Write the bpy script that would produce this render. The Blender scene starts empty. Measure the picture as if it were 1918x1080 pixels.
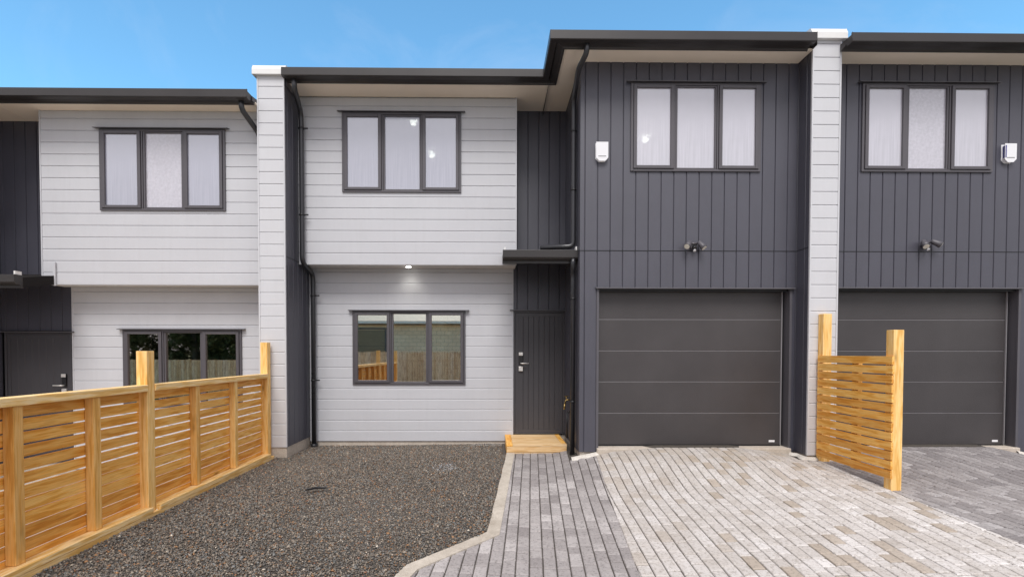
import bpy, math, random
import numpy as np
from mathutils import Vector, Matrix
random.seed(7); rng = np.random.default_rng(7)
S = bpy.context.scene
C = S.collection
R = math.radians

# ---------------------------------------------------------------- object helpers
def tag(o, label=None, cat=None, group=None, kind=None):
    if label: o['label'] = label
    if cat: o['category'] = cat
    if group: o['group'] = group
    if kind: o['kind'] = kind
    return o

def empty(name, loc=(0, 0, 0), label=None, cat=None, group=None):
    o = bpy.data.objects.new(name, None); o.empty_display_size = .2
    C.objects.link(o); o.location = loc
    bpy.context.view_layer.update()
    return tag(o, label, cat, group)

class MB:
    """collects geometry in world coordinates and links it as ONE mesh object"""
    def __init__(s): s.v = []; s.f = []; s.t = []; s.sm = []
    def quad(s, a, b, c, d, t=.5, sm=False):
        n = len(s.v); s.v += [a, b, c, d]; s.f.append((n, n+1, n+2, n+3)); s.t.append(t); s.sm.append(sm)
    def poly(s, pts, t=.5):
        n = len(s.v); s.v += list(pts); s.f.append(tuple(range(n, n+len(pts)))); s.t.append(t); s.sm.append(False)
    def box(s, x0, x1, y0, y1, z0, z1, t=None):
        if t is None: t = random.random()
        if x0 > x1: x0, x1 = x1, x0
        if y0 > y1: y0, y1 = y1, y0
        if z0 > z1: z0, z1 = z1, z0
        n = len(s.v)
        s.v += [(x0,y0,z0),(x1,y0,z0),(x1,y1,z0),(x0,y1,z0),(x0,y0,z1),(x1,y0,z1),(x1,y1,z1),(x0,y1,z1)]
        for q in ((0,3,2,1),(4,5,6,7),(0,1,5,4),(1,2,6,5),(2,3,7,6),(3,0,4,7)):
            s.f.append(tuple(n+i for i in q)); s.t.append(t); s.sm.append(False)
        return s
    def prism(s, pts, y0, y1, f, t=.5):
        """closed outline pts (a,b) extruded y0..y1; f(a,b,y)->xyz"""
        k = len(pts); n = len(s.v)
        s.v += [f(a, b, y0) for a, b in pts] + [f(a, b, y1) for a, b in pts]
        s.f.append(tuple(n+i for i in range(k))); s.f.append(tuple(n+k+i for i in reversed(range(k))))
        for i in range(k):
            j = (i+1) % k; s.f.append((n+i, n+j, n+k+j, n+k+i))
        s.t += [t]*(k+2); s.sm += [False]*(k+2)
        return s
    def tube(s, pts, r, seg=14, fil=.0, caps=True, t=.5):
        P = [Vector(p) for p in pts]
        if fil > 0:
            Q = [P[0]]
            for i in range(1, len(P)-1):
                a, b, c = P[i-1], P[i], P[i+1]
                l = min(fil, (a-b).length*.45, (c-b).length*.45)
                p0 = b+(a-b).normalized()*l; p1 = b+(c-b).normalized()*l
                for k in range(6):
                    u = k/5; Q.append((1-u)**2*p0 + 2*u*(1-u)*b + u*u*p1)
            Q.append(P[-1]); P = Q
        rs = r if isinstance(r, (list, tuple)) else [r]*len(P)
        n = len(s.v); up = None
        for i, p in enumerate(P):
            d = (P[min(i+1, len(P)-1)]-P[max(i-1, 0)]).normalized()
            if up is None:
                up = d.orthogonal().normalized()
            up = (up - d*up.dot(d)).normalized(); sd = d.cross(up)
            for k in range(seg):
                a = 2*math.pi*k/seg
                s.v.append(tuple(p + (up*math.cos(a)+sd*math.sin(a))*rs[i]))
        for i in range(len(P)-1):
            for k in range(seg):
                k2 = (k+1) % seg
                s.f.append((n+i*seg+k, n+i*seg+k2, n+(i+1)*seg+k2, n+(i+1)*seg+k)); s.t.append(t); s.sm.append(True)
        if caps:
            s.f.append(tuple(n+k for k in reversed(range(seg)))); s.t.append(t); s.sm.append(False)
            s.f.append(tuple(n+(len(P)-1)*seg+k for k in range(seg))); s.t.append(t); s.sm.append(False)
        return s
    def build(s, name, mat, parent=None, bevel=0, **kw):
        me = bpy.data.meshes.new(name); me.from_pydata([tuple(v) for v in s.v], [], s.f)
        me.materials.append(mat)
        at = me.attributes.new('tone', 'FLOAT', 'FACE'); at.data.foreach_set('value', s.t)
        me.polygons.foreach_set('use_smooth', s.sm)
        me.update()
        o = bpy.data.objects.new(name, me); C.objects.link(o)
        # origin at the base centre of its own geometry
        xs = [v[0] for v in s.v]; ys = [v[1] for v in s.v]; zs = [v[2] for v in s.v]
        c = Vector(((min(xs)+max(xs))/2, (min(ys)+max(ys))/2, min(zs)))
        me.transform(Matrix.Translation(-c))
        if parent is not None:
            o.parent = parent
            o.location = c - world_loc(parent)
        else: o.location = c
        if bevel:
            m = o.modifiers.new('bevel', 'BEVEL'); m.width = bevel; m.segments = 2; m.limit_method = 'ANGLE'; m.angle_limit = R(40)
        return tag(o, **kw)

def world_loc(o):
    v = Vector(o.location)
    while o.parent: o = o.parent; v += Vector(o.location)
    return v

# ---------------------------------------------------------------- materials
class NT:
    def __init__(s, m): s.t = m.node_tree; s.n = s.t.nodes; s.l = s.t.links
    def new(s, ty, **kw):
        n = s.n.new(ty)
        for k, v in kw.items():
            if k.startswith('_'): n.inputs[k[1:].replace('_', ' ')].default_value = v
            else: setattr(n, k, v)
        return n
    def link(s, a, b): s.l.new(a, b)
def base(name):
    m = bpy.data.materials.new(name); m.use_nodes = True
    t = NT(m); b = t.n['Principled BSDF']
    return m, t, b
def ramp(t, fac, stops):
    r = t.new('ShaderNodeValToRGB'); e = r.color_ramp.elements
    while len(e) < len(stops): e.new(.5)
    for i, (p, c) in enumerate(stops):
        e[i].position = p; e[i].color = (*c, 1)
    t.link(fac, r.inputs[0]); return r.outputs[0]
def coords(t, scale=(1, 1, 1)):
    tc = t.new('ShaderNodeTexCoord'); mp = t.new('ShaderNodeMapping'); mp.inputs['Scale'].default_value = scale
    t.link(tc.outputs['Object'], mp.inputs[0]); return mp.outputs[0]
def noise(t, vec, scale, detail=4, rough=.55):
    n = t.new('ShaderNodeTexNoise'); n.inputs['Scale'].default_value = scale; n.inputs['Detail'].default_value = detail
    n.inputs['Roughness'].default_value = rough; t.link(vec, n.inputs['Vector']); return n.outputs['Fac']
def bump(t, h, b, strength, dist=.01):
    n = t.new('ShaderNodeBump'); n.inputs['Strength'].default_value = strength; n.inputs['Distance'].default_value = dist
    t.link(h, n.inputs['Height']); t.link(n.outputs[0], b.inputs['Normal'])
def mixc(t, fac, a, b, ty='MIX'):
    m = t.new('ShaderNodeMix', data_type='RGBA', blend_type=ty)
    for s, v in ((m.inputs[0], fac), (m.inputs[6], a), (m.inputs[7], b)):
        if isinstance(v, (int, float)): s.default_value = v
        elif isinstance(v, tuple): s.default_value = (*v, 1)
        else: t.link(v, s)
    return m.outputs[2]
def attr(t, name='tone', out='Fac'):
    a = t.new('ShaderNodeAttribute', attribute_name=name); return a.outputs[out]

def paint(name, col, rough=.5, var=.06, bs=60, bstr=.15, metal=0, spec=.5, stretch=(1, 1, 1), dirt=0):
    m, t, b = base(name)
    v = coords(t, stretch); n = noise(t, v, 1.7, 6, .6)
    lo = tuple(c*(1-var) for c in col); hi = tuple(min(1, c*(1+var)) for c in col)
    c = ramp(t, n, [(.3, lo), (.7, hi)])
    if dirt:
        n3 = noise(t, coords(t, (6, 6, .5)), 2.2, 5, .65)
        c = mixc(t, ramp(t, n3, [(.5, (0, 0, 0)), (.85, (dirt,)*3)]), c, (col[0]*.6, col[1]*.57, col[2]*.52))
    t.link(c, b.inputs['Base Color'])
    n2 = noise(t, v, bs, 3, .6)
    bump(t, n2, b, bstr, .004)
    rr = t.new('ShaderNodeMapRange'); t.link(n, rr.inputs[0]); rr.inputs['To Min'].default_value = rough-.06; rr.inputs['To Max'].default_value = rough+.08
    t.link(rr.outputs[0], b.inputs['Roughness'])
    b.inputs['Metallic'].default_value = metal; b.inputs['Specular IOR Level'].default_value = spec
    return m

def wood(name, axis, cols, rough=.62):
    m, t, b = base(name)
    st = {'x': (2.0, 19, 19), 'y': (19, 2.0, 19), 'z': (19, 19, 2.0)}[axis]
    tc = t.new('ShaderNodeTexCoord'); tn = attr(t)
    off = t.new('ShaderNodeVectorMath', operation='SCALE'); off.inputs[0].default_value = (7.3, 5.1, 9.7); t.link(tn, off.inputs['Scale'])
    ad = t.new('ShaderNodeVectorMath', operation='ADD'); t.link(tc.outputs['Object'], ad.inputs[0]); t.link(off.outputs[0], ad.inputs[1])
    mp = t.new('ShaderNodeMapping'); mp.inputs['Scale'].default_value = st; t.link(ad.outputs[0], mp.inputs[0])
    n1 = noise(t, mp.outputs[0], 1.3, 3, .5)
    w = t.new('ShaderNodeMath', operation='MULTIPLY'); w.inputs[1].default_value = 17; t.link(n1, w.inputs[0])
    sn = t.new('ShaderNodeMath', operation='SINE'); t.link(w.outputs[0], sn.inputs[0])
    mr = t.new('ShaderNodeMapRange'); mr.inputs['From Min'].default_value = -1; t.link(sn.outputs[0], mr.inputs[0])
    c1 = ramp(t, mr.outputs[0], [(0, cols[0]), (.55, cols[1]), (1, cols[2])])
    # per board tone
    c2 = ramp(t, tn, [(0, (.78, .70, .60)), (.5, (.98, .98, .98)), (1, (1.0, 1.08, 1.25))])
    c = mixc(t, 1.0, c1, c2, 'MULTIPLY')
    fs = {'x': (3, 150, 150), 'y': (150, 3, 150), 'z': (150, 150, 3)}[axis]
    mf = t.new('ShaderNodeMapping'); mf.inputs['Scale'].default_value = fs; t.link(ad.outputs[0], mf.inputs[0])
    c = mixc(t, 1.0, c, ramp(t, noise(t, mf.outputs[0], 1.0, 3, .6), [(.35, (.84, .80, .72)), (.6, (1.03, 1.03, 1.03))]), 'MULTIPLY')
    # knots
    mk = t.new('ShaderNodeMapping'); s2 = {'x': (2.2, 7, 7), 'y': (7, 2.2, 7), 'z': (7, 7, 2.2)}[axis]; mk.inputs['Scale'].default_value = s2
    t.link(ad.outputs[0], mk.inputs[0])
    vo = t.new('ShaderNodeTexVoronoi'); vo.inputs['Scale'].default_value = .9; t.link(mk.outputs[0], vo.inputs['Vector'])
    kf = ramp(t, vo.outputs['Distance'], [(.0, (1, 1, 1)), (.12, (.25, .25, .25)), (.2, (0, 0, 0))])
    c = mixc(t, kf, c, tuple(x*.42 for x in cols[0]))
    # large weathering
    n3 = noise(t, ad.outputs[0], 2.6, 5, .65)
    c = mixc(t, ramp(t, n3, [(.5, (0, 0, 0)), (.8, (.30, .30, .30))]), c, tuple(x*.66 for x in cols[1]))
    t.link(c, b.inputs['Base Color']); b.inputs['Roughness'].default_value = rough
    bump(t, mr.outputs[0], b, .2, .002)
    return m

M = {}
M['white'] = paint('white_board_paint', (.545, .547, .572), .5, .03, 90, .1, dirt=.10)
M['pillar'] = paint('pale_board_paint', (.585, .585, .605), .5, .03, 90, .1, dirt=.10)
M['dark'] = paint('charcoal_board_paint', (.056, .055, .074), .46, .08, 140, .35, spec=.85, dirt=.25)
M['dark2'] = paint('charcoal_trim', (.095, .09, .102), .42, .06, 120, .1)
M['frame'] = paint('window_aluminium', (.085, .078, .087), .38, .05, 200, .1, spec=.6)
M['gutter'] = paint('gutter_steel', (.034, .030, .029), .36, .10, 40, .05, spec=.45)
M['pipe'] = paint('black_pipe', (.028, .028, .032), .28, .08, 40, .03, spec=.6)
M['soffit'] = paint('soffit_cream', (.93, .82, .69), .7, .03, 60, .1)
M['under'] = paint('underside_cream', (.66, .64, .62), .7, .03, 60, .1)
M['cap'] = paint('cap_metal', (.76, .75, .73), .35, .04, 30, .05, spec=.6)
M['door'] = paint('front_door_paint', (.060, .057, .063), .42, .05, 150, .15)
M['chrome'] = paint('brushed_metal', (.80, .77, .74), .35, .05, 200, .1, metal=.5)
M['black'] = paint('black_plastic', (.015, .015, .017), .4, .05, 100, .1)
M['whiteplastic'] = paint('white_plastic', (.80, .80, .82), .35, .01, 50, .02)
M['blue'] = paint('blue_plastic', (.03, .03, .22), .35, .02, 50, .02)
M['brass'] = paint('brass', (.42, .30, .12), .35, .1, 100, .1, metal=1)
M['room'] = paint('room_plaster', (.72, .72, .70), .8, .02, 30, .05)
M['roomdark'] = paint('room_carpet', (.20, .19, .18), .9, .08, 80, .3)
M['roof'] = paint('roof_steel', (.07, .065, .065), .4, .05, 30, .05)
M['lintel'] = paint('flashing', (.10, .095, .105), .4, .05, 60, .05)
M['sheen_seal'] = paint('sheen_line_and_seal_grey', (.27, .26, .27), .45, .05, 60, .05)  # light grey that paints the sheen along door joints; also colours the jamb seal
M['matte'] = paint('matte_dark_lining', (.022, .020, .020), .9, .1, 60, .05, spec=.1)
M['rust'] = paint('rusty_bracket', (.22, .08, .05), .7, .1, 80, .2)

# garage door: fine embossed wood-grain steel
m, t, b = base('garage_door_steel')
v = coords(t, (1, 1, 1)); n = noise(t, v, 1.5, 4)
t.link(ramp(t, n, [(.3, (.046, .041, .042)), (.7, (.060, .054, .055))]), b.inputs['Base Color'])
b.inputs['Roughness'].default_value = .46
v2 = coords(t, (60, 60, 220)); n2 = noise(t, v2, 1.0, 2, .5); bump(t, n2, b, .55, .003); M['garage'] = m

# concrete
def concrete(name, c0, c1, bs=.5, sc=9):
    m, t, b = base(name); v = coords(t); n = noise(t, v, sc, 8, .7); n2 = noise(t, v, 70, 4, .7)
    c = ramp(t, n, [(.3, c0), (.62, c1)])
    c = mixc(t, ramp(t, n2, [(.35, (0, 0, 0)), (.7, (.4, .4, .4))]), c, tuple(x*.6 for x in c0))
    t.link(c, b.inputs['Base Color']); b.inputs['Roughness'].default_value = .85
    bump(t, n2, b, bs, .006); return m
M['concrete'] = concrete('concrete_footing', (.46, .39, .32), (.62, .55, .47))
M['kerb'] = concrete('kerb_concrete', (.38, .33, .27), (.60, .54, .46), .5, 5)
M['mortar'] = concrete('mortar', (.58, .53, .47), (.74, .70, .64), 1.0, 20)
M['asphalt'] = concrete('road_concrete', (.36, .34, .32), (.46, .44, .42))
m, t, b = base('ground_soil'); v = coords(t); n = noise(t, v, .8, 8, .7)
t.link(ramp(t, n, [(.3, (.10, .12, .05)), (.7, (.17, .17, .09))]), b.inputs['Base Color']); b.inputs['Roughness'].default_value = .95; M['soil'] = m

# pavers: colour from face attribute + stain and grit
def paver(name, cols, jointc, grit=.5):
    m, t, b = base(name); v = coords(t); tn = attr(t)
    c = ramp(t, tn, cols)
    n = noise(t, v, 3.2, 7, .68); n2 = noise(t, v, 42, 5, .75); n3 = noise(t, v, 160, 2, .5)
    c = mixc(t, ramp(t, n, [(.38, (.0,)*3), (.72, (.45,)*3)]), c, tuple(x*.80 for x in cols[0][1]))
    c = mixc(t, ramp(t, n2, [(.36, (grit+.2,)*3), (.50, (0, 0, 0))]), c, tuple(x*.55 for x in cols[0][1]))
    c = mixc(t, ramp(t, n3, [(.62, (0, 0, 0)), (.80, (.40,)*3)]), c, (.80, .78, .75))
    t.link(c, b.inputs['Base Color']); b.inputs['Roughness'].default_value = .88
    ad = t.new('ShaderNodeMath', operation='ADD'); t.link(n2, ad.inputs[0]); t.link(n3, ad.inputs[1])
    bump(t, ad.outputs[0], b, .5, .006); return m
M['pav_drive'] = paver('drive_pavers', [(0, (.42, .355, .29)), (.22, (.47, .41, .35)), (.30, (.50, .465, .435)), (.75, (.64, .61, .59)), (1, (.76, .73, .71))], 0)
M['pav_walk'] = paver('walkway_pavers', [(0, (.26, .235, .23)), (.5, (.38, .35, .34)), (1, (.54, .505, .49))], 0)
M['pav_side'] = paver('neighbour_pavers', [(0, (.22, .20, .20)), (.5, (.33, .305, .30)), (1, (.50, .475, .47))], 0)
M['joint'] = concrete('joint_sand', (.05, .042, .035), (.10, .085, .07), .8, 30)
# gravel
m, t, b = base('gravel_stone'); a = attr(t, 'stone', 'Color'); v = coords(t); n = noise(t, v, 220, 3, .6)
t.link(mixc(t, ramp(t, n, [(.3, (.35,)*3), (.7, (0,)*3)]), a, (.07, .06, .055)), b.inputs['Base Color'])
b.inputs['Roughness'].default_value = .7; M['stone'] = m
m, t, b = base('gravel_bed'); v = coords(t); n = noise(t, v, 60, 6, .75)
t.link(ramp(t, n, [(.3, (.05, .045, .04)), (.7, (.14, .125, .11))]), b.inputs['Base Color']); b.inputs['Roughness'].default_value = .9
bump(t, n, b, 1, .02); M['bed'] = m

WC = [(.80, .35, .045), (.93, .465, .085), (.98, .56, .15)]
M['wood_y'] = wood('pine_along_fence', 'y', WC)
M['wood_z'] = wood('pine_post', 'z', [(.80, .42, .095), (.94, .55, .16), (.98, .63, .24)])
M['wood_x'] = wood('pine_step', 'x', [(.62, .37, .15), (.74, .48, .23), (.80, .56, .30)])
M['wood_r'] = wood('pine_rail', 'y', [(.84, .48, .13), (.94, .60, .22), (.97, .69, .33)])
M['paling'] = wood('weathered_paling', 'z', [(.46, .29, .17), (.66, .44, .27), (.80, .58, .38)], .85)
M['palepaling'] = wood('pale_paling', 'z', [(.62, .56, .42), (.74, .68, .52), (.8, .76, .62)], .85)

# glass
def glass(name, fog, refl, tint=(.8, .84, .80), fogc=(.60, .59, .67), obscure=False):
    m = bpy.data.materials.new(name); m.use_nodes = True; t = NT(m); t.n.remove(t.n['Principled BSDF']); out = t.n['Material Output']
    gl = t.new('ShaderNodeBsdfGlossy'); gl.inputs['Roughness'].default_value = .02 if not fog else .12; gl.inputs['Color'].default_value = (.97, .91, .83, 1) if not fog else (.95, .96, .97, 1)
    tr = t.new('ShaderNodeBsdfTransparent'); tr.inputs[0].default_value = (*tint, 1)
    last = tr.outputs[0]
    if fog:
        v = coords(t, (60, 60, 2.0)); n = noise(t, v, 1.0, 3, .55)          # run marks of condensation
        v2 = coords(t); n2 = noise(t, v2, 2.0, 3, .5)
        df = t.new('ShaderNodeBsdfDiffuse'); tl = t.new('ShaderNodeBsdfTranslucent')
        sz = t.new('ShaderNodeSeparateXYZ'); t.link(v2, sz.inputs[0])
        lowm = t.new('ShaderNodeMapRange'); t.link(sz.outputs['Z'], lowm.inputs[0]); lowm.inputs['From Min'].default_value = .72; lowm.inputs['From Max'].default_value = .30
        cs = ramp(t, n, [(.35, tuple(x*.90 for x in fogc)), (.7, tuple(min(1, x*1.05) for x in fogc))])
        c = mixc(t, lowm.outputs[0], tuple(min(1, x*1.03) for x in fogc), cs)
        if obscure: c = ramp(t, noise(t, v2, 26, 3, .6), [(.35, tuple(x*.97 for x in fogc)), (.7, tuple(min(1, x*1.15) for x in fogc))])
        t.link(c, df.inputs[0]); t.link(c, tl.inputs[0])
        m0 = t.new('ShaderNodeMixShader'); m0.inputs[0].default_value = .25; t.link(df.outputs[0], m0.inputs[1]); t.link(tl.outputs[0], m0.inputs[2])
        m1 = t.new('ShaderNodeMixShader'); t.link(tr.outputs[0], m1.inputs[1]); t.link(m0.outputs[0], m1.inputs[2])
        fr = t.new('ShaderNodeMapRange'); t.link(n2, fr.inputs[0]); fr.inputs['From Min'].default_value = .3; fr.inputs['From Max'].default_value = .7
        fr.inputs['To Min'].default_value = fog-.06; fr.inputs['To Max'].default_value = min(1, fog+.04); t.link(fr.outputs[0], m1.inputs[0])
        last = m1.outputs[0]
        bp = t.new('ShaderNodeBump'); bp.inputs['Strength'].default_value = .05 if not obscure else .6; bp.inputs['Distance'].default_value = .004
        t.link(noise(t, v2, 30, 2) if obscure else n, bp.inputs['Height']); t.link(bp.outputs[0], gl.inputs['Normal'])
    mx = t.new('ShaderNodeMixShader'); mx.inputs[0].default_value = refl
    t.link(last, mx.inputs[1]); t.link(gl.outputs[0], mx.inputs[2]); t.link(mx.outputs[0], out.inputs[0])
    return m
M['glass'] = glass('clear_glass', 0, .62, tint=(.74, .72, .62))
M['fog'] = glass('fogged_glass', .80, .30, fogc=(.48, .48, .58))
M['fog2'] = glass('fogged_glass_lit', .84, .22, fogc=(.74, .72, .79))
M['obscure'] = glass('obscure_glass', .93, .18, fogc=(.66, .64, .70), obscure=True)
def emit(name, col, s):
    m = bpy.data.materials.new(name); m.use_nodes = True; t = NT(m); t.n.remove(t.n['Principled BSDF'])
    e = t.new('ShaderNodeEmission'); e.inputs[0].default_value = (*col, 1); e.inputs[1].default_value = s
    t.link(e.outputs[0], t.n['Material Output'].inputs[0]); return m
M['lamp'] = emit('lamp_lit', (1, .97, .88), 14)
M['lamp2'] = emit('room_lamp_lit', (1, .99, .95), 30)

# ---------------------------------------------------------------- ground heights
def ip(x, pts):
    return float(np.interp(x, [p[0] for p in pts], [p[1] for p in pts]))
HA = [(-1, 0), (.9, .02), (1.3, .10), (1.6, .17), (2.2, .225), (3.3, .225), (4.0, .13), (4.4, .12), (4.9, .2), (5.5, .23), (6.7, .23), (7.3, .1)]
HB = [(.8, 0), (3, .08), (4.2, .12), (8, .12)]
def h(x, y):
    y = max(y, 1.2)
    w = min(1, max(0, (y-5)/1.4)); w = w*w*(3-2*w)
    return ip(x, HA)*w + ip(x, HB)*(1-w) - .055*(6.2-y)
KP = [(1.3, -.84), (3.46, -.68), (3.66, -.615), (4.26, .008), (6.925, .262)]
def kerb_x(y): return ip(y, KP)
def gh(x, y):
    t = min(1, max(0, (x+3.1)/(kerb_x(y)+3.1))); t = t**1.3; y2 = max(y, 1.2)
    return (1-t)*(-.005) + t*(min(.03, -.055*(6.2-y2)-.004))

# ---------------------------------------------------------------- cladding
def panel(mb, prof, t0, t1, openings, f):
    cuts = sorted({o[0] for o in openings} | {o[1] for o in openings})
    for (sa, da), (sb, db) in zip(prof[:-1], prof[1:]):
        pts = [(sa, da)]
        if abs(sb-sa) > 1e-9:
            for c in cuts:
                if min(sa, sb)+1e-6 < c < max(sa, sb)-1e-6:
                    pts.append((c, da+(db-da)*(c-sa)/(sb-sa)))
        pts.append((sb, db))
        for (a, d1), (b_, d2) in zip(pts[:-1], pts[1:]):
            mid = (a+b_)/2
            iv = [(t0, t1)]
            for o in openings:
                if o[0] < mid < o[1]:
                    nv = []
                    for p, q in iv:
                        if o[2] > p: nv.append((p, min(q, o[2])))
                        if o[3] < q: nv.append((max(p, o[3]), q))
                    iv = [k for k in nv if k[1]-k[0] > 1e-5]
            for p, q in iv:
                mb.quad(f(a, p, d1), f(a, q, d1), f(b_, q, d2), f(b_, p, d2))
def boards_h(x0, x1, z0, z1, y, opens=(), pitch=.17, sgn=1):
    """horizontal bevelled boards on a wall facing -Y"""
    prof = [(z0, 0)]; z = z0
    while z < z1-1e-6:
        zt = min(z+pitch, z1)
        if zt-z > .03: prof += [(zt-.018, 0), (zt-.006, .009), (zt, .010), (zt, 0)]
        else: prof += [(zt, 0)]
        z = zt
    mb = MB(); panel(mb, prof, x0, x1, [(o[2], o[3], o[0], o[1]) for o in opens], lambda s, t, d: (t, y+d, s))
    return mb
def prof_v(a, b, pitch=.17, off=.0, w=.0085, dp=.012):
    prof = [(a, 0)]; x = a+off if off else a+pitch
    while x < b-.02:
        prof += [(x-w, 0), (x-w*.3, dp), (x+w*.3, dp), (x+w, 0)]; x += pitch
    prof.append((b, 0)); return prof
def boards_v(mb, x0, x1, z0, z1, y, opens=(), off=0, pitch=.17):
    panel(mb, prof_v(x0, x1, pitch, off), z0, z1, [(o[0], o[1], o[2], o[3]) for o in opens], lambda s, t, d: (s, y+d, t))
def side_v(mb, y0, y1, z0, z1, x, sgn, off=.08):
    """vertical boards on a side wall; sgn=-1 faces -X"""
    panel(mb, prof_v(y0, y1, .17, off), z0, z1, [], lambda s, t, d: (x-sgn*d, s, t))
def sweep(mb, path, prof, closed_ends=True):
    P = [Vector((p[0], p[1])) for p in path]; mit = []
    for i in range(len(P)):
        ds = []
        if i > 0: ds.append((P[i]-P[i-1]).normalized())
        if i < len(P)-1: ds.append((P[i+1]-P[i]).normalized())
        ns = [Vector((-d.y, d.x)) for d in ds]
        if len(ns) == 1: mit.append(ns[0])
        else:
            m_ = (ns[0]+ns[1]).normalized(); mit.append(m_/max(.2, m_.dot(ns[0])))
    k = len(prof); n = len(mb.v)
    for p, mm in zip(P, mit):
        for d, z in prof: mb.v.append((p.x+mm.x*d, p.y+mm.y*d, z))
    for i in range(len(P)-1):
        for j in range(k):
            j2 = (j+1) % k
            mb.f.append((n+i*k+j, n+i*k+j2, n+(i+1)*k+j2, n+(i+1)*k+j)); mb.t.append(.5); mb.sm.append(False)
    if closed_ends:
        mb.f.append(tuple(n+j for j in range(k))); mb.t.append(.5); mb.sm.append(False)
        mb.f.append(tuple(n+(len(P)-1)*k+j for j in reversed(range(k)))); mb.t.append(.5); mb.sm.append(False)

def gutter_prof(z):   # d from the outer face inwards, z = soffit height
    return [(0, z+.095), (0, z-.012), (.012, z-.018), (.085, z-.018), (.10, z+.012), (.175, z-.004), (.19, z-.020), (.208, z-.020), (.208, z+.07), (.018, z+.07), (.018, z+.095)]

# ---------------------------------------------------------------- windows
def ring(mb, x0, x1, z0, z1, X0, X1, Z0, Z1, y0, y1, t=.5):
    """frame ring: outer rect x0..x1,z0..z1 ; inner rect X0.. ; y0 front"""
    mb.box(x0, X0, y0, y1, z0, z1, t); mb.box(X1, x1, y0, y1, z0, z1, t)
    mb.box(X0, X1, y0, y1, z0, Z0, t); mb.box(X0, X1, y0, y1, Z1, z1, t)
def window(parent, x0, x1, z0, z1, y, mats, labels=None, label=None):
    w = x1-x0; k = w/1.80
    mb = MB()
    ring(mb, x0, x1, z0, z1, x0+.033, x1-.033, z0+.030, z1-.030, y-.022, y+.09)
    for a, b_ in ((.597, .618), (1.192, 1.213)):
        mb.box(x0+a*k, x0+b_*k, y-.020, y+.088, z0+.030, z1-.030)
    fr = mb.build('window', M['frame'], parent, bevel=.003)
    if label: fr['label'] = label
    spec = [(.036, .594, .082, .547, .074, .070, -.036, 'opening_sash'), (.621, 1.189, .646, 1.167, .050, .050, -.012, 'fixed_sash'), (1.216, 1.764, 1.262, 1.720, .074, .070, -.036, 'opening_sash')]
    for i, (a, b_, pa, pb, zb, zt, yo, nm) in enumerate(spec):
        mb = MB(); ring(mb, x0+a*k, x0+b_*k, z0+.033, z1-.033, x0+pa*k, x0+pb*k, z0+zb, z1-zt, y+yo, y+.05)
        s = mb.build(nm, M['frame'], fr, bevel=.004)
        mb = MB(); mb.box(x0+pa*k-.004, x0+pb*k+.004, y+yo+.026, y+yo+.034, z0+zb-.004, z1-zt+.004)
        mb.build('pane', M[mats[i]], fr)
    mb = MB()
    mb.prism([(0, 0), (-.062, -.012), (-.062, -.020), (.0, -.008)], x0-.06, x1+.06, lambda a, b_, t_: (t_, y+a-.001, z1+.018+b_))
    mb.build('head_flashing', M['lintel'], fr)
    # reveal lining
    mb = MB(); ring(mb, x0-.02, x1+.02, z0-.02, z1+.02, x0+.002, x1-.002, z0+.002, z1-.002, y+.092, y+.20)
    mb.build('reveal', M['room'], fr)
    return fr

def room(parent, x0, x1, y0, y1, z0, z1, mat='room', floor='roomdark', back_open=None):
    mb = MB(); T = .05
    if back_open:
        a, b_, c, d = back_open
        mb.box(x0, a, y1, y1+T, z0, z1); mb.box(b_, x1, y1, y1+T, z0, z1); mb.box(a, b_, y1, y1+T, d, z1)
    else: mb.box(x0, x1, y1, y1+T, z0, z1)
    mb.box(x0-T, x0, y0, y1, z0, z1); mb.box(x1, x1+T, y0, y1, z0, z1); mb.box(x0, x1, y0, y1, z1+.001, z1+T)
    mb.build('room_wall', M[mat], parent)
    mb = MB(); mb.box(x0, x1, y0, y1, z0-T, z0-.001); mb.build('room_floor', M[floor], parent)

def downpipe(parent, pts, r, brackets=(), name='downpipe', fil=.09, side=(1, 0)):
    mb = MB(); mb.tube(pts, r, 16, fil)
    o = mb.build(name, M['pipe'], parent)
    for (x, y, z) in brackets:
        b_ = MB(); b_.tube([(x, y, z-.012), (x, y, z+.012)], r+.006, 16)
        b_.box(x+side[0]*r, x+side[0]*(r+.06)+.001, y-.006+side[1]*r, y+.006+side[1]*(r+.05), z-.010, z+.010)
        b_.build('bracket', M['black'], o)
    return o

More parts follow.
